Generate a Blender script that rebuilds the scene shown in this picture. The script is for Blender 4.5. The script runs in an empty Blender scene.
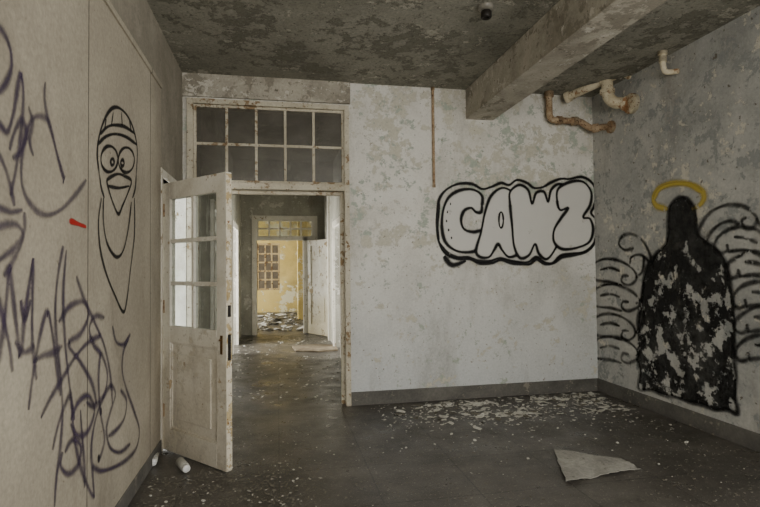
import bpy, bmesh, math, random
from mathutils import Vector, Matrix
from mathutils.geometry import tessellate_polygon
random.seed(7)
S=bpy.context.scene
# ------------------------------------------------------------ camera
F=520.0; CX,CY=380.0,253.5; CAMH=1.4
YAW=math.radians(11.1); PITCH=math.radians(1.5); ROLL=math.radians(-0.6)
R=Matrix.Rotation(-YAW,3,'Z')@Matrix.Rotation(math.pi/2+PITCH,3,'X')@Matrix.Rotation(ROLL,3,'Z')
C0=Vector((0,0,CAMH))
cam=bpy.data.cameras.new('camera'); cam.lens=F/760*36; cam.sensor_width=36
co=bpy.data.objects.new('camera',cam); S.collection.objects.link(co)
co.matrix_world=Matrix.Translation(C0)@R.to_4x4(); S.camera=co
def ray(u,v): return R@Vector((u-CX,-(v-CY),-F))
def on_ax(u,v,ax,val):
    d=ray(u,v); t=(val-C0[ax])/d[ax]; return C0+d*t
D=5.27; XL=-0.90; XR=3.50; H=3.30; T=0.2
XLP=XL+.014
# ------------------------------------------------------------ material helpers
def lin(c):
    r=[]
    for x in c[:3]:
        x=x/255.0
        r.append(x/12.92 if x<=0.04045 else ((x+0.055)/1.055)**2.4)
    return (r[0],r[1],r[2],1)
class G:
    def __init__(s,name):
        s.m=bpy.data.materials.new(name); s.m.use_nodes=True; s.t=s.m.node_tree; s.t.nodes.clear()
        s.out=s.n('ShaderNodeOutputMaterial')
        s.tc=s.n('ShaderNodeTexCoord')
    def n(s,ty,**k):
        x=s.t.nodes.new(ty)
        for a,b in k.items(): setattr(x,a,b)
        return x
    def l(s,a,b): s.t.links.new(a,b)
    def mapc(s,scale=(1,1,1),loc=(0,0,0)):
        m=s.n('ShaderNodeMapping'); m.inputs['Scale'].default_value=scale; m.inputs['Location'].default_value=loc
        s.l(s.tc.outputs['Object'],m.inputs['Vector']); return m.outputs['Vector']
    def noise(s,sc,det=6,ro=0.55,vec=None,dist=0):
        x=s.n('ShaderNodeTexNoise'); x.inputs['Scale'].default_value=sc; x.inputs['Detail'].default_value=det
        x.inputs['Roughness'].default_value=ro; x.inputs['Distortion'].default_value=dist
        s.l(vec if vec else s.tc.outputs['Object'],x.inputs['Vector']); return x.outputs['Fac']
    def ramp(s,fac,stops,interp='LINEAR'):
        r=s.n('ShaderNodeValToRGB'); r.color_ramp.interpolation=interp
        e=r.color_ramp.elements
        while len(e)<len(stops): e.new(0.5)
        for i,(p,c) in enumerate(stops):
            e[i].position=p; e[i].color=c if len(c)==4 else lin(c)
        s.l(fac,r.inputs['Fac']); return r.outputs['Color']
    def mask(s,fac,a,b): return s.ramp(fac,[(a,(0,0,0,1)),(b,(1,1,1,1))])
    def mix(s,f,a,b,mode='MIX'):
        x=s.n('ShaderNodeMix',data_type='RGBA',blend_type=mode)
        for sock,v in ((x.inputs[0],f),(x.inputs[6],a),(x.inputs[7],b)):
            if isinstance(v,(int,float)): sock.default_value=v
            elif isinstance(v,tuple): sock.default_value=v
            else: s.l(v,sock)
        return x.outputs[2]
    def math(s,op,a,b=0,c=0):
        x=s.n('ShaderNodeMath',operation=op)
        for i,v in enumerate((a,b,c)):
            if isinstance(v,(int,float)): x.inputs[i].default_value=v
            else: s.l(v,x.inputs[i])
        return x.outputs[0]
    def bsdf(s,col,rough=0.8,metal=0,height=None,bs=0.3,bd=0.01,spec=0.3):
        b=s.n('ShaderNodeBsdfPrincipled')
        if isinstance(col,tuple): b.inputs['Base Color'].default_value=col
        else: s.l(col,b.inputs['Base Color'])
        if isinstance(rough,(int,float)): b.inputs['Roughness'].default_value=rough
        else: s.l(rough,b.inputs['Roughness'])
        b.inputs['Metallic'].default_value=metal
        b.inputs['Specular IOR Level'].default_value=spec
        if height is not None:
            bp=s.n('ShaderNodeBump'); bp.inputs['Strength'].default_value=bs; bp.inputs['Distance'].default_value=bd
            s.l(height,bp.inputs['Height']); s.l(bp.outputs['Normal'],b.inputs['Normal'])
        return b.outputs[0]
    def fin(s,sh): s.l(sh,s.out.inputs['Surface']); return s.m
def worn(name,stops,ls=1.2,patch=None,ps=5,pa=.58,pb=.6,patch2=None,p2s=4,p2a=.6,p2b=.62,speck=None,ss=30,sa=.68,sb=.72,rough=.85,bs=.35,bd=.01,scale=(1,1,1),low=None,seams=None,stain=None,spec=.25,fine=.12,grain=.22,zgate=None):
    g=G(name); v=g.mapc(scale)
    col=g.ramp(g.noise(ls,8,.6,v,.4),stops)
    if low:
        z0,z1,c,amt=low
        sep=g.n('ShaderNodeSeparateXYZ'); g.l(g.tc.outputs['Object'],sep.inputs[0])
        zz=g.math('ADD',sep.outputs[2],g.math('MULTIPLY',g.noise(2.2,6,.6),.7))
        f=g.n('ShaderNodeMapRange'); g.l(zz,f.inputs[0]); f.inputs[1].default_value=z0; f.inputs[2].default_value=z1; f.inputs[3].default_value=amt; f.inputs[4].default_value=0
        col=g.mix(f.outputs[0],col,lin(c))
    for st in (stain if isinstance(stain,list) else [stain] if stain else []):
        c,sc,a,b,amt=st
        col=g.mix(g.math('MULTIPLY',g.mask(g.noise(1.0,9,.65,g.mapc(sc,(3,1,5))),a,b),amt),col,lin(c))
    h=g.math('MULTIPLY',g.noise(60,4,.6),fine)
    for pc,s_,a_,b_,loc in ((patch,ps,pa,pb,(7,2,9)),(patch2,p2s,p2a,p2b,(-3,5,1))):
        if not pc: continue
        gate=g.math('MULTIPLY',g.math('SUBTRACT',g.noise(s_*.22,6,.6,g.mapc((1,1,1),loc)),.5),.6)
        nz=g.math('ADD',g.noise(s_,14,.72,g.mapc((1,1,1),loc),.15),gate)
        if zgate:   # paint survives better low on the wall
            sp=g.n('ShaderNodeSeparateXYZ'); g.l(g.tc.outputs['Object'],sp.inputs[0])
            mz=g.n('ShaderNodeMapRange'); g.l(sp.outputs[2],mz.inputs[0]); mz.inputs[1].default_value=zgate[0]; mz.inputs[2].default_value=zgate[1]; mz.inputs[3].default_value=-.06; mz.inputs[4].default_value=.02
            nz=g.math('ADD',nz,mz.outputs[0])
        pf=g.mask(nz,a_,b_)
        edge=g.mask(nz,a_-.012,a_)
        dk=g.mix(g.math('MULTIPLY',g.math('SUBTRACT',edge,pf),.3),col,lin((70,65,56)))
        col=g.mix(pf,dk,lin(pc)); h=g.math('SUBTRACT',h,g.math('MULTIPLY',pf,.6))
    if speck:
        sf=g.mask(g.noise(ss,5,.6),sa,sb); col=g.mix(sf,col,lin(speck)); h=g.math('ADD',h,g.math('MULTIPLY',sf,.4))
    col=g.mix(grain,col,g.ramp(g.noise(45,6,.7),[(.25,(40,38,34)),(.75,(255,252,245))]),'OVERLAY')
    if seams:
        ax,vals,wd,c=seams
        sep=g.n('ShaderNodeSeparateXYZ'); g.l(g.tc.outputs['Object'],sep.inputs[0])
        for vv in vals:
            f=g.math('LESS_THAN',g.math('ABSOLUTE',g.math('SUBTRACT',sep.outputs[ax],vv)),wd)
            col=g.mix(g.math('MULTIPLY',f,.75),col,lin(c)); h=g.math('SUBTRACT',h,f)
    return g.fin(g.bsdf(col,rough,height=h,bs=bs,bd=bd,spec=spec))
m_back=worn('plaster_offwhite',[(.3,(192,189,179)),(.5,(216,213,204)),(.7,(228,226,218))],1.3,patch=(198,194,178),ps=9,pa=.57,pb=.58,
   patch2=(172,180,166),p2s=13,p2a=.6,p2b=.61,speck=(142,136,120),ss=30,sa=.65,sb=.67,low=(.5,2.0,(194,199,201),.7),stain=((104,97,82),(1.8,1.8,.55),.52,.8,.65),zgate=(.6,2.2))
m_plast=worn('plaster_dingy',[(.3,(130,124,110)),(.7,(168,161,146))],1.3,patch=(146,140,126),ps=8,pa=.56,pb=.58,speck=(100,94,82),ss=26,stain=((84,78,66),(1.5,1.5,.6),.5,.75,.6))
m_left=worn('panel_beige',[(.3,(154,146,130)),(.55,(174,166,149)),(.75,(188,180,162))],.9,speck=(110,101,86),ss=24,sa=.68,sb=.73,
   stain=[((80,72,62),(1,1.1,.6),.48,.8,.6),((100,90,76),(1,3,1.2),.56,.75,.35)],seams=(1,[2.69,3.92],.006,(40,34,28)),bs=.15)
m_right=worn('plaster_grey',[(.3,(150,151,147)),(.5,(178,178,173)),(.72,(196,195,188))],1.6,patch=(204,200,186),ps=8,pa=.60,pb=.61,
   patch2=(148,151,148),p2s=11,p2a=.58,p2b=.59,speck=(112,107,96),ss=18,sa=.65,sb=.67,stain=((96,86,70),(2.5,2.5,.8),.52,.76,.6))
m_ceil=worn('ceiling_plaster_dirty',[(.3,(118,117,106)),(.5,(142,140,128)),(.72,(160,157,144))],1.1,patch=(118,116,104),ps=6,pa=.55,pb=.57,patch2=(172,168,154),p2s=12,p2a=.60,p2b=.62,speck=(96,93,83),ss=40,sa=.61,sb=.65,bs=.8,bd=.015,fine=.5,grain=.35)
m_beam=worn('beam_plaster',[(.3,(150,144,130)),(.6,(182,176,161))],1.8,patch=(136,130,116),ps=7,pa=.55,pb=.565,patch2=(196,191,178),p2s=11,p2a=.59,p2b=.6,speck=(112,106,93),ss=26,sa=.64,sb=.67,stain=((90,82,68),(1.5,1.5,1.5),.48,.7,.6))
m_base=worn('baseboard_grey',[(.3,(80,79,75)),(.7,(114,111,105))],3,patch=(134,129,118),ps=12,pa=.62,pb=.64,speck=(60,54,46),ss=40)
m_corr=worn('corridor_plaster',[(.3,(146,144,132)),(.6,(178,176,163))],1.5,patch=(200,198,187),ps=6,pa=.56,pb=.58,speck=(100,94,80),ss=20,stain=((86,78,62),(2,2,.6),.5,.74,.6))
m_white=worn('room_white_plaster',[(.3,(215,215,212)),(.7,(240,240,236))],1.5)
m_yel=worn('yellow_plaster',[(.3,(186,162,92)),(.6,(210,188,118)),(.8,(216,202,144))],.7,patch=(212,205,172),ps=3,pa=.55,pb=.57,stain=((126,110,74),(1,1,1),.48,.72,.65))
m_door=worn('door_paint_cream',[(.3,(200,194,178)),(.55,(226,222,209)),(.75,(234,231,220))],2.5,patch=(172,154,122),ps=14,pa=.655,pb=.67,patch2=(196,188,168),p2s=9,p2a=.6,p2b=.64,speck=(150,134,106),ss=34,sa=.66,sb=.69,rough=.55,spec=.4,bs=.25,bd=.004,stain=((112,98,76),(3,3,.8),.52,.8,.6),low=(.1,1.35,(158,142,112),.6))
m_edge=worn('door_edge_rust',[(.3,(172,148,104)),(.7,(204,188,148))],8,patch=(220,212,192),ps=14,pa=.45,pb=.47,speck=(130,90,50),ss=30,sa=.62,sb=.65)
m_trim=worn('casing_paint_peeling',[(.3,(170,161,138)),(.6,(200,193,174))],3,patch=(136,114,84),ps=14,pa=.58,pb=.6,speck=(104,82,56),ss=34,sa=.64,sb=.66,bs=.3,bd=.005)
m_trimw=worn('casing_paint_white',[(.3,(204,199,184)),(.6,(226,222,210))],3,patch=(150,132,100),ps=14,pa=.64,pb=.66)
m_trim2=worn('casing_paint_brown',[(.3,(142,120,84)),(.6,(184,164,122))],3,patch=(100,76,48),ps=10,pa=.56,pb=.58)
m_pipe=worn('pipe_cream_paint',[(.3,(180,166,134)),(.6,(214,204,178))],7,patch=(150,112,76),ps=14,pa=.57,pb=.6,rough=.6,speck=(110,76,48),ss=40,sa=.63,sb=.67)
m_rust=worn('pipe_rust',[(.3,(128,102,76)),(.5,(166,142,112)),(.8,(198,184,158))],12,speck=(88,58,38),ss=50,sa=.58,sb=.62)
m_chip=worn('paint_flake_white',[(.3,(168,165,154)),(.6,(214,212,203))],8)
m_chip2=worn('dust_flake_grey',[(.3,(86,82,72)),(.6,(126,122,110))],8)
m_paper=worn('paper_dirty',[(.3,(138,136,129)),(.7,(168,166,158))],5,speck=(112,109,100),ss=30,sa=.63,sb=.67,grain=.3)
m_wood=worn('wood_board',[(.3,(96,84,68)),(.7,(140,130,110))],6)
def simple(name,c,rough=.5,metal=0,spec=.4):
    g=G(name); col=g.mix(.3,lin(c),g.ramp(g.noise(30,5,.6),[(.3,(40,38,34)),(.7,(240,238,230))]),'OVERLAY')
    return g.fin(g.bsdf(col,rough,metal,spec=spec))
m_brass=simple('brass_aged',(110,84,48),.5,.6); m_dark=simple('metal_dark',(40,36,32),.5,.4)
m_porc=simple('porcelain_grimy',(120,116,106),.35); m_can=simple('can_white',(225,225,222),.4); m_canb=simple('can_label_white',(190,190,184),.4)
m_bulb=simple('can_silver',(190,188,180),.3,.5)
# glass
def glassm(name,tint,f0,f1):
    g=G(name); tr=g.n('ShaderNodeBsdfTransparent'); tr.inputs[0].default_value=(.88,.9,.89,1)
    d=g.bsdf(g.ramp(g.noise(6,6,.6),[(.3,tint),(.7,tuple(min(255,x+30) for x in tint))]),.3,spec=.5)
    mr=g.n('ShaderNodeMapRange'); g.l(g.noise(5,8,.65),mr.inputs[0]); mr.inputs[1].default_value=.3; mr.inputs[2].default_value=.7; mr.inputs[3].default_value=f0; mr.inputs[4].default_value=f1
    mx=g.n('ShaderNodeMixShader'); g.l(mr.outputs[0],mx.inputs[0]); g.l(tr.outputs[0],mx.inputs[1]); g.l(d,mx.inputs[2])
    return g.fin(mx.outputs[0])
m_glass=glassm('glass_dusty',(110,106,96),.02,.2)
m_glass2=glassm('glass_grimy',(82,76,66),.35,.65)
m_glass3=glassm('glass_hazy',(120,110,84),.15,.4)
# floor
g=G('floor_tile_dirty'); v=g.tc.outputs['Object']
br=g.n('ShaderNodeTexBrick'); br.offset=0; br.inputs['Scale'].default_value=1; br.inputs['Brick Width'].default_value=.61; br.inputs['Row Height'].default_value=.61
br.inputs['Mortar Size'].default_value=.006; br.inputs['Color1'].default_value=(1,1,1,1); br.inputs['Color2'].default_value=(.8,.8,.8,1); br.inputs['Mortar'].default_value=(.25,.25,.25,1)
g.l(v,br.inputs['Vector'])
col=g.ramp(g.noise(1.6,9,.65,None,.5),[(.3,(56,53,48)),(.5,(78,74,68)),(.72,(102,98,90))])
col=g.mix(g.mask(g.noise(7,10,.7),.56,.7),col,lin((48,45,40)))
col=g.mix(g.mask(g.noise(5,14,.8,g.mapc((1,1,1),(4,8,1))),.56,.68),col,lin((112,108,98)))
col=g.mix(.7,col,br.outputs['Color'],'MULTIPLY')
col=g.mix(g.mask(g.noise(38,6,.7),.61,.64),col,lin((146,141,128)))
col=g.mix(g.mask(g.noise(90,4,.65),.61,.65),col,lin((128,122,110)))
rg=g.ramp(g.noise(3,6,.6),[(.3,(.22,.22,.22,1)),(.7,(.52,.52,.52,1))])
m_floor=g.fin(g.bsdf(col,rg,height=g.math('ADD',g.noise(50,6,.7),g.math('MULTIPLY',br.outputs['Fac'],-.4)),bs=.35,bd=.006,spec=.55))
# spray paints
def spray(name,c,soft=.55,flake=None,fs=14,amt=1.0,uv=True,c2=None,thin=None,zf=None):
    g=G(name)
    col=g.ramp(g.noise(10,5,.6),[(.3,c),(.7,c2 or c)])
    a=None
    if uv:
        sp=g.n('ShaderNodeSeparateXYZ'); g.l(g.tc.outputs['UV'],sp.inputs[0])
        dd=g.math('MULTIPLY',g.math('ABSOLUTE',g.math('SUBTRACT',sp.outputs[1],.5)),2)
        dd=g.math('ADD',dd,g.math('MULTIPLY',g.math('SUBTRACT',g.noise(120,3,.6),.5),.6))
        mr=g.n('ShaderNodeMapRange'); mr.interpolation_type='SMOOTHSTEP'; g.l(dd,mr.inputs[0]); mr.inputs[1].default_value=soft; mr.inputs[2].default_value=1; mr.inputs[3].default_value=amt; mr.inputs[4].default_value=0
        a=mr.outputs[0]
    if flake:
        nz=g.noise(fs,12,.7)
        if zf:   # fewer peeled spots above a height
            sp2=g.n('ShaderNodeSeparateXYZ'); g.l(g.tc.outputs['Object'],sp2.inputs[0])
            m2=g.n('ShaderNodeMapRange'); g.l(sp2.outputs[2],m2.inputs[0]); m2.inputs[1].default_value=zf[0]; m2.inputs[2].default_value=zf[1]; m2.inputs[3].default_value=0; m2.inputs[4].default_value=-.1
            nz=g.math('ADD',nz,m2.outputs[0])
        fm=g.math('SUBTRACT',1,g.mask(nz,flake,flake+.015))
        a=g.math('MULTIPLY',a,fm) if a else g.math('MULTIPLY',fm,amt)
    if thin:
        lo,hi=thin
        mr=g.n('ShaderNodeMapRange'); g.l(g.noise(3.0,8,.7,g.mapc((1,1,1),(3,3,3))),mr.inputs[0]); mr.inputs[1].default_value=.38; mr.inputs[2].default_value=.62; mr.inputs[3].default_value=hi; mr.inputs[4].default_value=lo
        a=g.math('MULTIPLY',a,mr.outputs[0]) if a else mr.outputs[0]
    tr=g.n('ShaderNodeBsdfTransparent'); mx=g.n('ShaderNodeMixShader')
    if a is None: mx.inputs[0].default_value=amt
    else: g.l(a,mx.inputs[0])
    g.l(tr.outputs[0],mx.inputs[1]); g.l(g.bsdf(col,.7),mx.inputs[2])
    return g.fin(mx.outputs[0])
p_black=spray('spray_black',(18,17,16),.3,.67,9,.95)
p_wing=spray('spray_black_soft',(22,21,20),.1,.6,8,.9,thin=(.5,1))
p_tag=spray('spray_purple_black',(80,66,90),.05,.7,12,.8,thin=(.6,1),c2=(60,52,68))
p_tag2=spray('spray_dark_grey',(30,28,29),.3,.7,12,.92)
p_red=spray('spray_red',(170,34,26),.5)
p_fill=spray('spray_white_fill',(214,212,204),flake=.64,fs=7,amt=.97,uv=False)
p_angel=spray('spray_black_flaking',(20,19,18),flake=.525,fs=6,amt=.96,uv=False,thin=(.7,1),zf=(1.15,1.75))
p_gold=spray('spray_gold',(196,174,74),0.0,.64,9,.85)
# ------------------------------------------------------------ mesh helpers
def link(o,parent=None,kind=None,label=None,cat=None,group=None):
    S.collection.objects.link(o)
    if parent: o.parent=parent
    if kind: o['kind']=kind
    if label: o['label']=label
    if cat: o['category']=cat
    if group: o['group']=group
    return o
def fromb(name,bm,mat,smooth=False,**k):
    me=bpy.data.meshes.new(name); bm.to_mesh(me); bm.free()
    for mm in (mat if isinstance(mat,list) else [mat]): me.materials.append(mm)
    if smooth:
        for p in me.polygons: p.use_smooth=True
    return link(bpy.data.objects.new(name,me),**k)
def addbox(bm,x0,x1,y0,y1,z0,z1,mi=0):
    vs=[bm.verts.new((x,y,z)) for z in (z0,z1) for y in (y0,y1) for x in (x0,x1)]
    for f in ((0,2,3,1),(4,5,7,6),(0,1,5,4),(2,6,7,3),(0,4,6,2),(1,3,7,5)):
        fc=bm.faces.new([vs[i] for i in f]); fc.material_index=mi
def boxes(name,bl,mat,bevel=0,**k):
    bm=bmesh.new()
    for b in bl: addbox(bm,*b)
    o=fromb(name,bm,mat,**k)
    if bevel:
        md=o.modifiers.new('bevel','BEVEL'); md.width=bevel; md.segments=2; md.limit_method='ANGLE'
    return o
def wall(name,axis,p0,p1,u0,u1,z0,z1,holes,mat,**k):
    us=sorted({u0,u1}|{h[i] for h in holes for i in (0,1)}); zs=sorted({z0,z1}|{h[i] for h in holes for i in (2,3)})
    us=[u for u in us if u0<=u<=u1]; zs=[z for z in zs if z0<=z<=z1]
    def solid(i,j):
        if i<0 or j<0 or i>=len(us)-1 or j>=len(zs)-1: return False
        u=(us[i]+us[i+1])/2; z=(zs[j]+zs[j+1])/2
        return not any(h[0]<u<h[1] and h[2]<z<h[3] for h in holes)
    pt=(lambda u,p,z:(u,p,z)) if axis=='y' else (lambda u,p,z:(p,u,z))
    bm=bmesh.new(); q=lambda *c: bm.faces.new([bm.verts.new(pt(*x)) for x in c])
    for i in range(len(us)-1):
        for j in range(len(zs)-1):
            if not solid(i,j): continue
            a,b,c,d=us[i],us[i+1],zs[j],zs[j+1]
            for p in (p0,p1): q((a,p,c),(b,p,c),(b,p,d),(a,p,d))
            if not solid(i-1,j): q((a,p0,c),(a,p1,c),(a,p1,d),(a,p0,d))
            if not solid(i+1,j): q((b,p0,c),(b,p1,c),(b,p1,d),(b,p0,d))
            if not solid(i,j-1): q((a,p0,c),(b,p0,c),(b,p1,c),(a,p1,c))
            if not solid(i,j+1): q((a,p0,d),(b,p0,d),(b,p1,d),(a,p1,d))
    bmesh.ops.remove_doubles(bm,verts=bm.verts,dist=1e-5); bmesh.ops.recalc_face_normals(bm,faces=bm.faces)
    return fromb(name,bm,mat,kind='structure',**k)
def smooth_path(pts,closed=False,n=7):
    P=[Vector(p) for p in pts]; out=[]; L=len(P)
    rng=range(L if closed else L-1)
    for i in rng:
        g_=lambda k: P[k%L] if closed else P[max(0,min(L-1,k))]
        a,b,c,d=g_(i-1),g_(i),g_(i+1),g_(i+2)
        for s in range(n):
            t=s/n; out.append(.5*((2*b)+(c-a)*t+(2*a-5*b+4*c-d)*t*t+(3*b-a-3*c+d)*t**3))
    if not closed: out.append(P[-1])
    return out
def tube(bm,pts,r,seg=16,n=6,mi=0,smoothp=True):
    P=smooth_path(pts,n=n) if smoothp else [Vector(p) for p in pts]
    rings=[]; prev=None
    for i,p in enumerate(P):
        t=(P[min(i+1,len(P)-1)]-P[max(i-1,0)]).normalized()
        if prev is None: a=t.orthogonal().normalized()
        else: a=(prev-t*prev.dot(t)).normalized()
        prev=a; b=t.cross(a)
        rings.append([bm.verts.new(p+(a*math.cos(q)+b*math.sin(q))*r) for q in [2*math.pi*k/seg for k in range(seg)]])
    for x,y in zip(rings,rings[1:]):
        for k in range(seg):
            f=bm.faces.new((x[k],x[(k+1)%seg],y[(k+1)%seg],y[k])); f.material_index=mi; f.smooth=True
    for rg_ in (rings[0],rings[-1]):
        f=bm.faces.new(rg_); f.material_index=mi
def lathe(bm,prof,seg=24,M=Matrix.Identity(4),mi=0):
    rings=[[bm.verts.new(M@Vector((r*math.cos(2*math.pi*k/seg),r*math.sin(2*math.pi*k/seg),z))) for k in range(seg)] for r,z in prof]
    for x,y in zip(rings,rings[1:]):
        for k in range(seg):
            f=bm.faces.new((x[k],x[(k+1)%seg],y[(k+1)%seg],y[k])); f.smooth=True; f.material_index=mi
    for rg_ in (rings[0],rings[-1]):
        f=bm.faces.new(rg_); f.material_index=mi
# ------------------------------------------------------------ room shell
floor=boxes('floor',[(-4.2,4.2,-2,20,-.1,0)],m_floor,kind='structure')
ceil=boxes('ceiling',[(-4.2,4.2,-2,20,H,H+.15)],m_ceil,kind='structure')
w_back=wall('wall_back','y',D,D+T,XL-.12,XR+.15,0,H,[(-.86,.72,0,3.06)],m_back)
w_left=wall('wall_left','x',XL-.12,XL,-1.8,D,0,H,[(4.32,D,0,2.13)],m_plast)
ZP=on_ax(152,75,0,XLP).z
panel=boxes('trim_11',[(XL,XLP,-1.8,2.687,.1,ZP),(XL,XLP,2.692,3.917,.1,ZP),(XL,XLP,3.922,4.255,.1,ZP),(XL,XLP+.012,-1.8,4.255,ZP,ZP+.035)],m_left,.002,kind='structure')
w_right=wall('wall_right','x',XR,XR+.15,-1.8,D,0,H,[(-.6,1.9,.9,2.9)],m_right)
w_rear=wall('wall_rear','y',-1.95,-1.8,XL-.12,XR+.15,0,H,[(-.2,2.8,.9,2.9)],m_back)
boxes('trim_1',[(1.99,2.30,-1.8,D,2.98,H)],m_beam,.006,kind='structure')
boxes('trim_2',[(XL,.735,D-.03,D,3.075,H)],m_beam,.004,kind='structure')
# adjoining room
wall('wall_adjoining','y',5.9,6.0,-4.1,-.88,0,H,[],m_white)
wall('wall_adjoining_side','x',-4.1,-4.0,2.0,6.0,0,H,[],m_white)
wall('wall_adjoining_near','y',2.0,2.1,-4.0,XL-.12,0,H,[(-3.6,-1.2,.5,2.9)],m_white)
# corridor
D2=11.3
wall('wall_corridor','x',-.88,-.76,D+T,D2,0,H,[(6.3,7.3,0,2.1),(8.9,9.9,0,2.1)],m_corr)
wall('wall_corridor_far','x',.98,1.1,D+T,D2,0,H,[(8.1,9.1,0,2.1)],m_corr)
wall('wall_corridor_end','y',D2,D2+.15,-3.6,3.6,0,H,[(-.44,.53,0,2.0),(-.44,.75,2.05,2.44)],m_corr)
# yellow room
YE=17.0
wall('wall_yellow','y',YE,YE+.15,-3.6,3.6,0,H,[(-.66,.06,.7,2.2)],m_yel)
wall('wall_yellow_left','x',-3.6,-3.5,D2+.15,YE,0,H,[(12.2,16.4,.8,2.9)],m_yel)
wall('wall_yellow_right','x',3.5,3.6,D2+.15,YE,0,H,[],m_yel)
boxes('trim_10',[(.52,.8,14.2,14.5,0,H)],m_yel,.01,kind='structure')
# baseboards
bb=.135
boxes('baseboard_back',[(.72,XR-.02,D-.02,D,0,bb)],m_base,.004,kind='structure')
boxes('baseboard_right',[(XR-.02,XR,-1.8,D,0,bb)],m_base,.004,kind='structure')
boxes('baseboard_left',[(XL,XL+.02,-1.8,4.26,0,.1)],m_base,.004,kind='structure')
# ------------------------------------------------------------ main doorway casing and transom
boxes('trim_3',[(-.86,-.80,D-.025,D+T+.02,0,3.06),(.67,.72,D-.025,D+T+.02,0,3.06),(-.80,.67,D-.025,D+T+.02,3.01,3.06),(-.80,.67,D-.025,D+T+.02,2.18,2.245),
   (.635,.67,D+.08,D+.12,0,2.18),(-.80,-.765,D+.08,D+.12,0,2.18),(-.765,.635,D+.08,D+.12,2.145,2.18)],m_trim,.004,kind='structure')
def sash(name,x0,x1,z0,z1,y,cols,rows,mat,gm,fr=.035,mt=.022,dp=.04):
    bl=[(x0,x0+fr,y,y+dp,z0,z1),(x1-fr,x1,y,y+dp,z0,z1),(x0+fr,x1-fr,y,y+dp,z0,z0+fr),(x0+fr,x1-fr,y,y+dp,z1-fr,z1)]
    ix0,ix1,iz0,iz1=x0+fr,x1-fr,z0+fr,z1-fr
    for i in range(1,cols):
        x=ix0+(ix1-ix0)*i/cols; bl.append((x-mt/2,x+mt/2,y+.005,y+dp-.005,iz0,iz1))
    for j in range(1,rows):
        z=iz0+(iz1-iz0)*j/rows; bl.append((ix0,ix1,y+.006,y+dp-.006,z-mt/2,z+mt/2))
    o=boxes(name,bl,mat,.003,kind='structure')
    boxes('glass',[(ix0,ix1,y+dp/2-.002,y+dp/2+.002,iz0,iz1)],gm,parent=o)
    return o
sash('window_1',-.80,.67,2.245,3.01,D+.01,5,2,m_trim,m_glass2,.025,.026)
sash('window_2',-.44,.75,2.05,2.44,D2+.01,5,2,m_trimw,m_glass3,.035,.035,.05)
sash('window_3',-.66,.06,.7,2.2,YE+.02,3,5,m_trim2,glassm('glass_far_brown',(84,72,52),.7,.9),.06,.05)
def frame_x(name,x,y0,y1,z0,z1):
    boxes(name,[(x,x+.06,y0,y0+.06,z0,z1),(x,x+.06,y1-.06,y1,z0,z1),(x,x+.06,y0,y1,z0,z0+.06),(x,x+.06,y0,y1,z1-.06,z1),(x,x+.05,(y0+y1)/2-.03,(y0+y1)/2+.03,z0,z1)],m_trim,kind='structure')
frame_x('window_4',XR+.05,-.6,1.9,.9,2.9)
boxes('window_5',[(-3.6,-3.54,2.0,2.06,.5,2.9),(-1.26,-1.2,2.0,2.06,.5,2.9),(-3.54,-1.26,2.0,2.06,.5,.56),(-3.54,-1.26,2.0,2.06,2.84,2.9),(-2.43,-2.37,2.0,2.06,.56,2.84)],m_trim,kind='structure')
boxes('window_6',[(-.2,-.14,-1.9,-1.84,.9,2.9),(2.74,2.8,-1.9,-1.84,.9,2.9),(-.2,2.8,-1.9,-1.84,.9,.96),(-.2,2.8,-1.9,-1.84,2.84,2.9),(1.27,1.33,-1.9,-1.84,.9,2.9)],m_trim,kind='structure')
# left doorway casing
boxes('trim_4',[(XL-.13,XL+.018,4.26,4.32,0,2.19),(XL-.13,-.862,D-.035,D-.001,0,2.13),(XL-.13,XL+.018,4.32,D-.03,2.13,2.19)],m_trimw,.003,kind='structure')
# corridor frames
boxes('trim_6',[(-.76,-.72,6.2,6.3,0,2.2),(-.76,-.72,7.3,7.4,0,2.2),(-.76,-.72,6.3,7.3,2.1,2.2),(-.76,-.72,8.8,8.9,0,2.2),(-.76,-.72,9.9,10.0,0,2.2),(-.76,-.72,8.9,9.9,2.1,2.2)],m_trimw,.003,kind='structure')
boxes('trim_7',[(.94,.98,8.0,8.1,0,2.2),(.94,.98,9.1,9.2,0,2.2),(.94,.98,8.1,9.1,2.1,2.2),(.94,.98,10.0,10.1,0,2.9),(.95,.98,7.4,7.5,0,H)],m_trimw,.003,kind='structure')
boxes('trim_8',[(-.54,-.44,D2-.03,D2,0,2.52),(.53,.62,D2-.03,D2,0,2.05),(-.44,.84,D2-.03,D2,1.99,2.05),(.75,.84,D2-.03,D2,2.05,2.52),(-.44,.75,D2-.03,D2,2.44,2.52)],m_trimw,.003,kind='structure')
boxes('trim_9',[(-.76,.98,9.3,9.45,2.75,H)],m_corr,.004,kind='structure')
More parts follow.
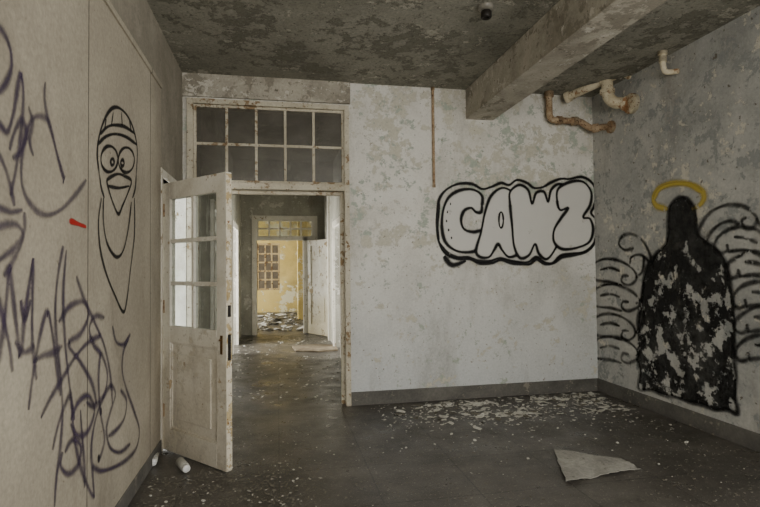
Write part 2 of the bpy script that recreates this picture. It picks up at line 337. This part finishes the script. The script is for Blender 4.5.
# ------------------------------------------------------------ door leaves
def leaf(name,W,Ht,M,rows,cols,st,zs,mat,gm,hardware=True,swap=1):
    t=.024
    zb,zp,zl,zg,zt=zs
    x0,x1=st,W-st-.01
    bl=[(0,st,-t,t,0,Ht),(x1,W,-t,t,0,Ht),(x0,x1,-t,t,0,zb),(x0,x1,-t,t,zp,zl),(x0,x1,-t,t,zg,Ht),(x0,x1,-.003,.003,zb,zp)]
    for s in (-1,1):
        ya,yb=sorted((s*.003,s*.012))
        bl+=[(x0,x0+.014,ya,yb,zb,zp),(x1-.014,x1,ya,yb,zb,zp),(x0+.014,x1-.014,ya,yb,zb,zb+.014),(x0+.014,x1-.014,ya,yb,zp-.014,zp)]
        ya,yb=sorted((s*.003,s*.017))
        bl+=[(x0+.085,x1-.085,ya,yb,zb+.085,zp-.085)]
    for i in range(1,cols):
        x=x0+(x1-x0)*i/cols; bl.append((x-.015,x+.015,-t+.004,t-.004,zl,zg))
    for j in range(1,rows):
        z=zl+(zg-zl)*j/rows; bl.append((x0,x1,-t+.005,t-.005,z-.015,z+.015))
    o=boxes(name,bl,mat,.003,kind='structure'); o.matrix_world=M
    boxes('glass',[(x0,x1,-.002,.002,zl,zg)],gm,parent=o)
    if hardware:
        boxes('door_edge',[(W,W+.0015,-t+.002,t-.002,.01,Ht-.01)],m_edge,parent=o,label='rusty yellowed bare door edge')
        for z in (.25,1.05,1.8):
            bm=bmesh.new(); tube(bm,[(-.006,0,z),(-.006,0,z+.1)],.008,smoothp=False); addbox(bm,.0,.03,-t-.002,-t,z,z+.1)
            fromb('hinge',bm,m_rust,parent=o)
        boxes('lock_plate',[(W-.065,W-.04,-t-.003,-t,zl-.16,zl-.03)],m_brass,parent=o)
        bm=bmesh.new(); tube(bm,[(W-.052,-t-.003,zl-.06),(W-.052,-t-.02,zl-.06)],.007,smoothp=False)
        fromb('door_knob_spindle',bm,m_brass,smooth=True,parent=o)
        boxes('latch',[(W+.0015,W+.004,-.012,.012,zl-.2,zl-.02),(W+.004,W+.012,-.006,.006,zl-.12,zl-.09)],m_dark,parent=o)
        boxes('deadlock',[(W+.0015,W+.005,-.012,.012,zl+.1,zl+.18)],m_dark,parent=o)
    return o
hp=Vector((-.868,4.335,.012)); fe=on_ax(229.5,473,2,0); 
ang=math.atan2(fe.y-hp.y,fe.x-hp.x)
leaf('door_1',(fe.xy-hp.xy).length,2.06,Matrix.Translation(hp)@Matrix.Rotation(ang,4,'Z'),3,2,.1,(.17,.83,.955,1.93,2.06),m_door,m_glass)
a2=math.atan2(10.55-11.26,1.0-.62)
m_leaf2=worn('door_paint_yellowed',[(.3,(196,190,170)),(.6,(222,219,206))],3,patch=(156,140,106),ps=10,pa=.6,pb=.62,low=(.2,1.3,(192,176,126),.7))
leaf('door_2',.84,1.97,Matrix.Translation((.64,D2-.08,.012))@Matrix.Rotation(a2,4,'Z'),1,1,.12,(.2,.85,1.0,1.85,1.97),m_leaf2,m_leaf2,False)
# ------------------------------------------------------------ pipes
def pipe(name,runs,r,mat,label,flanges=(),cmat=None,n=6):
    bm=bmesh.new()
    for pts,rr in runs: tube(bm,pts,rr,n=n)
    o=fromb(name,bm,mat,label=label,cat='pipe')
    for a,b,rr in flanges:
        bm=bmesh.new(); tube(bm,[a,b],rr,smoothp=False); fromb('coupling',bm,cmat or mat,parent=o)
    return o
def Y(u,v,y): return on_ax(u,v,1,y)
def X(u,v,x): return on_ax(u,v,0,x)
p=Y(433,100,D-.02); q=Y(436,187,D-.02)
pipe('conduit',[([(p.x,D-.016,H-.001),(p.x,D-.016,2.6),(p.x,D-.016,q.z)],.014)],0,m_rust,'thin rusty vertical conduit running down the plaster wall',[((p.x,D-.016,q.z-.004),(p.x,D-.016,q.z+.03),.017),((p.x,D-.016,2.7),(p.x,D-.016,2.73),.0158),((p.x,D-.016,H-.03),(p.x,D-.016,H-.001),.02)])
a=Y(549,95,D-.09); b=Y(550,120,D-.09)
c1=Y(580,120,D-.10)
pts=[Vector((a.x,a.y,H-.001)),Vector((a.x,a.y,b.z+.09)),Vector((a.x+.008,a.y,b.z+.035)),Vector((a.x+.035,a.y,b.z+.006)),Vector((a.x+.09,a.y,b.z)),Vector((c1.x-.06,D-.09,b.z)),Vector((c1.x+.0,D-.10,b.z-.008)),Vector((c1.x+.06,D-.12,b.z-.05)),Vector((c1.x+.12,D-.15,b.z-.09)),Vector((c1.x+.2,D-.22,b.z-.09)),X(612,127,XR-.001)]
pipe('rusty_pipe',[(pts,.035)],0,m_rust,'rusty bent pipe dropping from ceiling in the corner',[(pts[4],pts[4]+Vector((.05,0,0)),.048),(pts[5]-Vector((.03,0,0)),pts[5]+Vector((.03,0,0)),.048),(pts[-1]-Vector((.03,0,0)),pts[-1],.065),(Vector((a.x,a.y,H-.06)),Vector((a.x,a.y,H-.001)),.05),(pts[8],pts[8]+(pts[9]-pts[8]).normalized()*.06,.048)])
# cream run: long straight diagonal under ceiling to bulky elbow, then into the wall
P0=Y(566,98,5.16); P1=Y(618,74,4.70)
dr=(P1-P0).normalized()
e1=Vector((P1.x+.14,P1.y-.09,P1.z-.10)); 
A=[P0,P0.lerp(P1,.33),P0.lerp(P1,.66),P1,P1+dr*.05+Vector((0,0,-.008)),Vector((P1.x+.10,P1.y-.065,P1.z-.035)),e1,e1+Vector((.012,-.008,-.08)),e1+Vector((.016,-.01,-.16))]
end=Vector((XR-.001,e1.y-.03,e1.z-.24)); A+=[Vector((e1.x+.05,e1.y-.02,end.z+.01)),Vector((e1.x+.12,e1.y-.03,end.z)),end]
B0=P0.lerp(P1,.78)
B=[B0,B0+Vector((-.01,-.03,-.06)),B0+Vector((-.015,-.04,-.14)),B0+Vector((.0,-.05,-.21)),B0+Vector((.05,-.07,-.26)),B0+Vector((.12,-.11,-.275)),Vector((e1.x-.02,e1.y,end.z)),A[-2]]
pipe('cream_pipe',[(A,.046),(B,.058)],0,m_pipe,'thick cream painted pipes and elbows with rust entering the wall',
  [(P0,P0.lerp(P1,.08),.06),(P0.lerp(P1,.70),P0.lerp(P1,.86),.068),(A[6],A[7],.066),(end-Vector((.04,0,0)),end,.1),(B[2]+Vector((0,0,.02)),B[2]-Vector((0,0,.02)),.074),(B[5],B[5]+(B[6]-B[5])*.3,.074)],m_pipe)
a=X(663,70,XR-.12)
pts=[Vector((a.x,a.y,H-.001)),Vector((a.x,a.y,a.z+.07)),Vector((a.x+.004,a.y-.002,a.z+.02)),Vector((a.x+.03,a.y-.01,a.z-.02)),X(679,80,XR-.001)]
pts[-1].z=pts[-2].z
pipe('short_pipe',[(pts,.024)],0,m_pipe,'short painted pipe bending from ceiling into the wall',[(pts[1],pts[1]+Vector((0,0,.05)),.033),(Vector((a.x,a.y,H-.03)),Vector((a.x,a.y,H-.001)),.04)])
# ceiling lamp socket
c=on_ax(486,6,2,H)
bm=bmesh.new(); lathe(bm,[(.06,0),(.06,-.015),(.05,-.03),(.034,-.034)],28,Matrix.Translation((c.x,c.y,H-.001)))
o=fromb('ceiling_lamp_socket',bm,m_porc,label='grimy porcelain lamp socket without bulb on the ceiling',cat='lamp socket')
bm=bmesh.new(); lathe(bm,[(.03,-.034),(.04,-.045),(.04,-.08),(.034,-.09),(.026,-.09),(.026,-.065),(.005,-.065)],28,Matrix.Translation((c.x,c.y,H-.001)))
fromb('socket_ring',bm,m_dark,parent=o)
# ------------------------------------------------------------ graffiti
PL={'L':(0,XLP,1,1),'B':(1,D,0,-1),'R':(0,XR,1,-1)}
def proj(pts,pl):
    ax,val,ua,sg=PL[pl]; out=[]
    for u,v in pts:
        w=on_ax(u,v,ax,val); out.append(Vector((w[ua],w.z)))
    return out
def to3(p,pl,off):
    ax,val,ua,sg=PL[pl]; w=[0,0,p[1]]; w[ax]=val+sg*off; w[ua]=p[0]; return w
def graffiti(name,pl,strokes,mat,width,parent,label,off=.0015,fills=(),fmat=None,rag=0,foffs=None):
    bm=bmesh.new(); uv=bm.loops.layers.uv.new('UVMap')
    for k,st in enumerate(strokes):
        cl=False; w=width; o_0=off+.00008*k
        if isinstance(st,dict): cl=st.get('c',False); w=st.get('w',width); o_0=st.get('o',o_0); st=st['p']
        P=smooth_path(proj(st,pl),cl,7)
        if cl: P.append(P[0])
        L=0; rows=[]
        for i,pp in enumerate(P):
            if cl: t=P[(i+1)%len(P) if i<len(P)-1 else 1]-P[i-1 if i>0 else -2]
            else: t=P[min(i+1,len(P)-1)]-P[max(i-1,0)]
            if t.length<1e-9: t=Vector((1,0))
            t.normalize(); nn=Vector((-t.y,t.x))
            ww=w*(1+.22*math.sin(i*.29+k))
            if not cl: ww*=min(1,.55+.15*min(i,len(P)-1-i))
            o_=o_0+i*1e-6
            if i: L+=(P[i]-P[i-1]).length
            rows.append((bm.verts.new(to3(pp+nn*ww/2,pl,o_)),bm.verts.new(to3(pp-nn*ww/2,pl,o_)),L))
        for a,b in zip(rows,rows[1:]):
            f=bm.faces.new((a[0],a[1],b[1],b[0])); f.material_index=0
            for lp,q in zip(f.loops,((a[2],0),(a[2],1),(b[2],1),(b[2],0))): lp[uv].uv=q
    for k,fl in enumerate(fills):
        P=smooth_path(proj(fl,pl),True,7)
        if rag: P=[q+Vector((random.uniform(-rag,rag),random.uniform(-rag,rag))) for q in P]
        vs=[bm.verts.new(to3(pp,pl,foffs[k] if foffs else off*.6)) for pp in P]
        for tri in tessellate_polygon([[Vector((q.x,q.y,0)) for q in P]]):
            try:
                f=bm.faces.new([vs[i] for i in tri]); f.material_index=1
            except ValueError: pass
    return fromb(name,bm,[mat]+([fmat] if fmat else []),parent=parent,label=label)
def ell(cx,cy,rx,ry,n=10,a0=0): return [(cx+rx*math.cos(a0+2*math.pi*i/n),cy+ry*math.sin(a0+2*math.pi*i/n)) for i in range(n)]
# fat interlocking bubble letters
Cc=[(482,205),(482,196),(474,190),(461,190),(449,197),(443,211),(442,229),(446,243),(457,251),(471,252),(483,247),(487,238),(482,231),(473,232),(464,229),(461,220),(464,211),(471,208),(476,212),(481,212)]
Aa=[(476,250),(481,232),(485,212),(491,196),(502,188),(513,193),(518,206),(520,224),(523,242),(519,253),(509,257),(502,250),(498,244),(494,250),(489,257),(480,257)]
Ww=[(510,205),(510,192),(519,185),(528,190),(532,204),(536,193),(544,192),(548,202),(551,190),(559,184),(568,189),(568,205),(563,226),(556,247),(547,259),(539,254),(535,244),(529,255),(520,258),(514,246),(512,226)]
Zz=[(557,201),(558,189),(570,182),(583,182),(591,192),(590,205),(583,217),(590,219),(593,230),(589,242),(576,248),(562,249),(554,242),(554,230),(561,218),(568,208),(560,210)]
outer=[(438,214),(439,200),(446,190),(458,184),(472,184),(482,189),(491,187),(501,183),(509,185),(517,180),(527,183),(534,188),(543,187),(550,183),(560,179),(569,179),(582,177),(592,183),(596,194),(594,206),(591,213),(596,220),(597,232),(593,245),(583,252),(570,254),(560,256),(552,263),(543,262),(536,257),(528,262),(518,262),(510,261),(500,258),(490,261),(478,261),(468,257),(457,257),(446,252),(439,242),(437,228)]
strokes=[{'p':outer,'c':True,'w':.046,'o':.0012}]
foffs=[]
for k,(q,w_) in enumerate(((Cc,.05),(Aa,.046),(Ww,.046),(Zz,.048))):
    foffs.append(.0016+.0005*k); strokes.append({'p':q,'c':True,'w':w_,'o':.0018+.0005*k})
strokes+=[{'p':ell(501,220,2.2,8,8),'c':True,'w':.028,'o':.0025},
 {'p':[(440,244),(447,254),(458,259),(470,259),(480,263),(492,263),(501,260),(512,263),(522,264),(530,264),(537,259),(545,264),(554,263),(562,257),(574,255),(586,252),(594,244)],'w':.055,'o':.0014},
 {'p':[(444,256),(452,265),(466,261)],'w':.075,'o':.0013},{'p':[(439,204),(437,222),(439,240)],'w':.05,'o':.0015}]
for (x,y) in ((450,204),(447,212),(446,221),(448,230),(451,238)):
    strokes.append({'p':[(x,y-1.2),(x+.5,y),(x,y+1.2)],'w':.02,'o':.0045})
graffiti('graffiti','B',strokes,p_black,.032,w_back,'bubble letter graffiti in black outline with white fill reading CAWZ',fills=[Cc,Aa,Ww,Zz],fmat=p_fill,foffs=foffs)
# flowing handwritten tags
tag=[[(-4,24),(4,34),(10,50),(11,68),(5,84),(-4,94)],
 [(-4,118),(6,132),(12,118),(16,96),(20,74),(23,92),(22,118),(19,146),(15,172),(10,196)],
 [(-4,150),(4,166),(10,186),(14,206)],[(9,150),(14,132),(21,120),(26,134),(20,152),(12,158)],
 [(45,82),(44,96),(47,116),(53,140),(59,162),(64,180),(58,160),(52,134),(47,120),(38,116),(30,122),(24,140),(21,162),(22,186),(30,204),(44,215),(60,210),(74,196),(86,180)],
 [(28,106),(32,122),(29,140),(33,156)],
 [(-4,228),(8,224),(18,226),(22,236),(14,248),(4,256),(-4,262)],[(24,212),(24,228),(20,246),(12,262),(3,276)],[(-4,206),(10,212),(22,210)]]
graffiti('graffiti','L',tag,p_tag,.042,panel,'looping faded purple handwritten spray tag on beige panel')
tag2=[
 [(-4,372),(2,336),(6,300),(9,268),(13,300),(17,334),(20,356),(24,320),(29,284),(33,258)],
 [(-4,290),(3,320),(9,346),(12,372)],[(33,258),(32,300),(32,340),(36,380)],
 [(28,410),(33,372),(40,334),(47,312),(52,334),(56,364),(60,396)],[(32,362),(42,356),(54,352),(62,346)],
 [(66,250),(63,290),(64,332),(68,376),(74,420)],[(58,322),(70,306),(84,302),(88,316),(80,334),(68,344),(80,362),(92,384),(96,404)],
 [(104,318),(95,316),(89,328),(93,344),(102,356),(107,374),(104,394),(94,406),(86,402)],
 [(63,246),(58,272),(55,304),(56,340),(60,376),(62,412),(60,446),(56,478),(54,507)],
 [(52,450),(58,424),(65,404),(70,396),(72,418),(75,444),(81,470),(89,490),(94,498)],[(80,410),(82,440),(84,466),(84,488)],
 [(94,498),(92,470),(91,446),(95,420),(102,400),(110,386),(115,394),(110,412),(106,430),(110,448),(120,452),(130,444)],
 [(76,276),(84,300),(94,322),(104,346),(110,376),(112,404)],
 [(128,338),(123,352),(122,372),(127,392),(134,412),(139,430),(136,448),(126,460),(112,468),(100,471),(92,466)],[(120,390),(126,400),(124,418),(116,430),(108,436)],
 [(112,326),(116,342),(124,344),(130,334)],[(14,342),(24,352),(34,346)],
 [(40,418),(50,398),(62,378),(74,358),(88,342),(100,336)],
 [(70,420),(78,402),(88,396),(94,410),(88,430),(78,436),(70,424)],
 [(100,352),(98,380),(100,412),(104,440),(98,462)],[(64,452),(72,440),(80,446),(78,464),(68,474),(60,466),(62,452)],[(20,300),(24,320),(30,300)]]
graffiti('graffiti','L',tag2,p_tag,.046,panel,'dense tall faded purple spray tag letters near the floor')
face=[{'p':[(99,174),(97,154),(99,136),(104,120),(111,109),(119,108),(128,117),(134,132),(137,150),(136,174)],'w':.03},[(98,144),(105,137),(115,134),(126,137),(137,145)],
 [(100,134),(107,127),(115,125),(125,127),(135,134)],[(106,119),(104,130)],[(113,112),(111,126)],[(121,112),(122,126)],[(129,120),(131,131)],
 {'p':ell(109,159,8.5,13),'c':True},{'p':ell(126,160,8,12.5),'c':True},{'p':ell(112,162,1.8,3.2,6),'c':True,'w':.032},{'p':ell(122,163,1.8,3.2,6),'c':True,'w':.032},
 [(99,174),(101,188),(104,198)],[(136,174),(135,188),(132,198)],
 [(106,180),(112,176),(118,174),(124,176),(131,181),(127,194),(122,206),(118,214),(113,204),(109,192),(106,180)],[(108,186),(118,188),(129,186)],
 [(103,198),(103,222),(107,244),(116,257),(123,250),(128,228),(131,202)],
 [(101,198),(98,222),(100,250),(106,274),(114,294),(123,312),(127,296),(130,270),(134,235),(134,198)]]
graffiti('graffiti','L',face,p_tag2,.028,panel,'black outline cartoon bird face with cap and long beak')
graffiti('graffiti','L',[[(69,221),(73,222),(78,224),(86,227)]],p_red,.03,panel,'short red spray dash on beige panel')
graffiti('graffiti','L',[[(98,455),(99,462)],[(100,408),(101,415)]],p_tag2,.04,panel,'small dark spray blots')
# winged figure
body=[(681,197),(688,199),(694,207),(697,219),(698,232),(705,240),(717,249),(726,262),(731,282),(734,308),(735,340),(735,362),(737,378),(736,396),(738,413),(728,410),(716,410),(704,405),(690,402),(676,397),(664,395),(652,390),(639,389),(640,372),(638,360),(639,340),(638,320),(641,302),(643,282),(648,265),(657,253),(666,243),(668,230),(668,217),(670,206),(675,200)]
wings=[[(654,268),(649,252),(642,240),(632,234),(623,236),(619,244),(625,250),(634,248)],[(650,262),(641,255),(632,257),(630,264)]]
jt=[(0,0),(3,-1),(-1,2),(2,0)]
for k,y in enumerate((262,289,315,340)):
    jx,jy=jt[k]; y+=jy
    wings.append([(590,y+8),(595,y+1),(605,y-3),(617,y-2-k%2),(628+jx,y+3),(635+jx,y+10),(636+jx,y+18),(629,y+23),(622,y+20),(623,y+14),(629,y+14)])
    wings.append([(590,y+8),(590,y+15),(600,y+19),(611,y+20),(622,y+23)])
    wings.append([(600,y+8),(610,y+6),(620,y+9)])
    wings.append([(636,y+16),(643,y+8),(644,y-6)])
wings+=[[(697,240),(701,226),(710,213),(723,206),(737,205),(749,209),(757,218),(754,227),(746,228),(742,221),(747,217)],[(704,246),(710,234),(719,225),(730,221),(740,224)]]
for k,(y,x0) in enumerate(((238,716),(264,727),(291,734),(318,736),(346,737))):
    jx,jy=jt[k%4]; y+=jy
    wings.append([(x0+58,y+4),(x0+48,y-4),(x0+36,y-10),(x0+22,y-11),(x0+10+jx,y-7),(x0+1,y+1),(x0-1,y+10),(x0+5,y+15),(x0+12,y+12),(x0+11,y+6)])
    wings.append([(x0+12,y+14),(x0+28,y+12),(x0+40,y+15),(x0+52,y+22)])
    wings.append([(x0+18,y-1),(x0+30,y),(x0+42,y+5)])
wings.append([(757,218),(762,226),(772,232)])
graffiti('graffiti','R',wings+[{'p':body,'c':True,'w':.06}],p_wing,.056,w_right,'black spray painted winged angel silhouette flaking off plaster',fills=[body],fmat=p_angel,rag=.004)
graffiti('graffiti','R',[{'p':[(668,209),(657,206),(653,198),(658,189),(670,184),(684,183),(697,187),(704,195),(701,204),(692,209)],'w':.095},{'p':[(654,200),(660,189),(674,184),(690,185),(702,192)],'w':.075}],p_gold,.05,w_right,'soft yellow spray painted halo ring',off=.0012)
# ------------------------------------------------------------ litter
paperc=on_ax(592,467,2,0); cans=[on_ax(180,466,2,0),on_ax(153,459,2,0)]
def clear(x,y):
    if (Vector((x,y,0))-paperc).length<.42: return False
    return all((Vector((x,y,0))-c_).length>.2 for c_ in cans)
def flake(bm,x,y,z,s,th=.0015,tilt=.25,mi=0,asp=1):
    n=random.randint(4,7); a0=random.random()*6.28; M=Matrix.Translation((x,y,z))@Matrix.Rotation(random.uniform(-tilt,tilt),4,'X')@Matrix.Rotation(random.uniform(-tilt,tilt),4,'Y')@Matrix.Rotation(a0*1.7,4,'Z')
    P=[(math.cos(a0+6.283*i/n)*s*random.uniform(.45,1)*asp,math.sin(a0+6.283*i/n)*s*random.uniform(.3,.9)) for i in range(n)]
    lo=[bm.verts.new(M@Vector((p[0],p[1],0))) for p in P]; hi=[bm.verts.new(M@Vector((p[0],p[1],th))) for p in P]
    mz=min(v.co.z for v in lo+hi)
    for v in lo+hi: v.co.z+=(z-mz)
    fs=[bm.faces.new(hi),bm.faces.new(lo[::-1])]
    for i in range(n): fs.append(bm.faces.new((lo[i],lo[(i+1)%n],hi[(i+1)%n],hi[i])))
    for f in fs: f.material_index=mi
bm=bmesh.new()
cl=[(random.uniform(1.4,3.25),random.uniform(4.4,5.15),random.uniform(.03,.15)) for _ in range(24)]
for i in range(950):
    cx,cy,sg=random.choice(cl)
    x=random.gauss(cx,sg*2.6); y=random.gauss(cy,sg)
    if y>5.2 or x>XR-.08 or x<1.05: continue
    s=random.choice([.006,.008,.011,.015,.02,.028,.04,.055])*random.uniform(.6,1.1)
    flake(bm,x,y,0.0005,s,asp=random.uniform(.8,1.6),tilt=.15,mi=0 if random.random()<.85 else 1)
for i in range(450):
    x=random.uniform(.9,3.4); y=5.22-abs(random.gauss(0,.7))
    if y>2.4 and clear(x,y): flake(bm,x,y,0.0005,random.uniform(.005,.022))
for i in range(600):   # rubble around the door base
    x=random.uniform(-.84,.15); y=random.uniform(2.6,3.95)
    if clear(x,y): flake(bm,x,y,0.0005,random.uniform(.006,.02),mi=1 if random.random()<.88 else 0)
for i in range(5200):
    x=random.uniform(-.84,3.4); y=random.uniform(1.6,5.2)
    if random.random()<.4: x=random.uniform(-.84,.3); y=random.uniform(2.2,4.6)
    if not clear(x,y): continue
    flake(bm,x,y,0.0005,random.uniform(.003,.010)*(1.7 if random.random()<.08 else 1),mi=1 if random.random()<.93 else 0)
fromb('floor_litter',bm,[m_chip,m_chip2],kind='stuff',label='scattered white peeled paint flakes and grit on dark floor',cat='debris')
bm=bmesh.new()
for i in range(900):
    x=random.uniform(-.7,.9); y=random.uniform(5.5,10.9)
    if x>0 and 8.4<y<9.6: continue
    flake(bm,x,y,.0005,random.uniform(.005,.03),mi=1 if random.random()<.6 else 0)
fromb('corridor_litter',bm,[m_chip,m_chip2],kind='stuff',label='grit and paint crumbs strewn along the corridor floor',cat='debris')
bm=bmesh.new()
for i in range(200):
    flake(bm,random.gauss(.1,.8),random.uniform(11.7,16.5),.001,random.uniform(.03,.12)*(2.2 if random.random()<.08 else 1),.02,.3,mi=1 if random.random()<.6 else 0)
fromb('rubble',bm,[m_chip,m_chip2],kind='stuff',label='pale rubble and paper heaped on yellow room floor',cat='debris')
# loose sheet: creased four sided
c00,c10,c11,c01=[on_ax(u,v,2,0) for u,v in ((554,450),(622,460),(640,470),(566,484))]
mid=(c00+c10+c11+c01)/4; bm=bmesh.new(); NX,NY=22,10; gr=[]
for j in range(NY+1):
    row=[]
    for i in range(NX+1):
        s,t=i/NX,j/NY
        p=(c00*(1-s)+c10*s)*(1-t)+(c01*(1-s)+c11*s)*t-mid
        z=.004+.016*abs(math.sin(s*5.2+t*1.3))*(.4+.6*t)+.012*max(0,.3-abs(t-.15-.35*s))+random.uniform(0,.0025)
        if i in(0,NX) or j in(0,NY): p=p+Vector((random.uniform(-.008,.008),random.uniform(-.008,.008),0))
        row.append(bm.verts.new((p.x,p.y,z)))
    gr.append(row)
for j in range(NY):
    for i in range(NX): bm.faces.new((gr[j][i],gr[j][i+1],gr[j+1][i+1],gr[j+1][i]))
bmesh.ops.recalc_face_normals(bm,faces=bm.faces)
o=fromb('paper_sheet',bm,m_paper,label='creased pale dirty paper sheet lying on the floor',cat='paper'); o.location=(mid.x,mid.y,0)
md=o.modifiers.new('thickness','SOLIDIFY'); md.thickness=.003
def flat(name,px,mat,th,label,cat):
    P=[on_ax(u,v,2,0) for u,v in px]; c=sum(P,Vector())/len(P)
    bm=bmesh.new(); lo=[bm.verts.new((p.x-c.x,p.y-c.y,.001)) for p in P]; hi=[bm.verts.new((p.x-c.x,p.y-c.y,.001+th)) for p in P]
    bm.faces.new(lo); bm.faces.new(hi)
    for i in range(len(P)): bm.faces.new((lo[i],lo[(i+1)%len(P)],hi[(i+1)%len(P)],hi[i]))
    bmesh.ops.recalc_face_normals(bm,faces=bm.faces)
    o=fromb(name,bm,mat,label=label,cat=cat); o.location=(c.x,c.y,0); return o
flat('wood_board',[(292,347),(314,345.5),(336,346),(338,351),(318,352.5),(296,352)],m_wood,.025,'flat pale board lying on the corridor floor','board')
# small cans
def can(u,v,rot,label):
    c=on_ax(u,v,2,0); r=.031
    M=Matrix.Translation((c.x,c.y,r+.001))@Matrix.Rotation(rot,4,'Z')@Matrix.Rotation(math.pi/2,4,'Y')
    bm=bmesh.new(); lathe(bm,[(.012,0),(.027,.002),(r,.008),(r,.13),(.027,.14),(.018,.147)],28); o=fromb('spray_can',bm,m_canb,label=label,cat='spray can'); o.matrix_world=M
    bm=bmesh.new(); lathe(bm,[(.018,.143),(.026,.144),(.026,.17),(.022,.176),(.006,.177)],24); fromb('cap',bm,m_can,parent=o)
    bm=bmesh.new(); lathe(bm,[(.018,-.002),(.0295,-.001),(.0315,.004),(.0315,.009),(.03,.010)],24); fromb('rim',bm,m_bulb,parent=o)
    return o
can(180,466,math.radians(-66),'white capped spray can lying by the open door')
can(154,459,math.radians(-80),'spray can lying beside the baseboard')
# ------------------------------------------------------------ light
w=bpy.data.worlds.new('world'); S.world=w; w.use_nodes=True
bg=w.node_tree.nodes['Background']; bg.inputs[0].default_value=(.75,.78,.8,1); bg.inputs[1].default_value=.4
def area(name,loc,rot,sx,sy,p,c=(1,1,1)):
    l=bpy.data.lights.new(name,'AREA'); l.shape='RECTANGLE'; l.size=sx; l.size_y=sy; l.energy=p; l.color=c
    o=bpy.data.objects.new(name,l); S.collection.objects.link(o); o.location=loc; o.rotation_euler=rot; return o
h=math.pi/2
area('daylight_right',(XR+.2,.65,1.9),(0,h,0),2.0,2.5,85,(1,.985,.955))
area('daylight_rear',(1.3,-2.0,1.9),(h,0,0),3.0,2.0,200,(1,.975,.93))
area('daylight_adjoining',(-2.4,1.95,1.7),(h,0,0),2.4,2.4,420,(.97,.98,1))
area('daylight_corridor',(-2.0,9.4,1.2),(0,-h,0),2.0,1.0,190,(1,.98,.93))
area('daylight_corridor_near',(-2.0,6.8,1.2),(0,-h,0),2.0,1.0,18,(1,.98,.93))
area('daylight_corridor_side',(2.0,8.6,1.2),(0,h,0),2.0,1.0,80,(1,.98,.93))
area('daylight_yellow',(-3.45,14.3,1.85),(0,-h,0),2.1,4,430,(1,.985,.95))
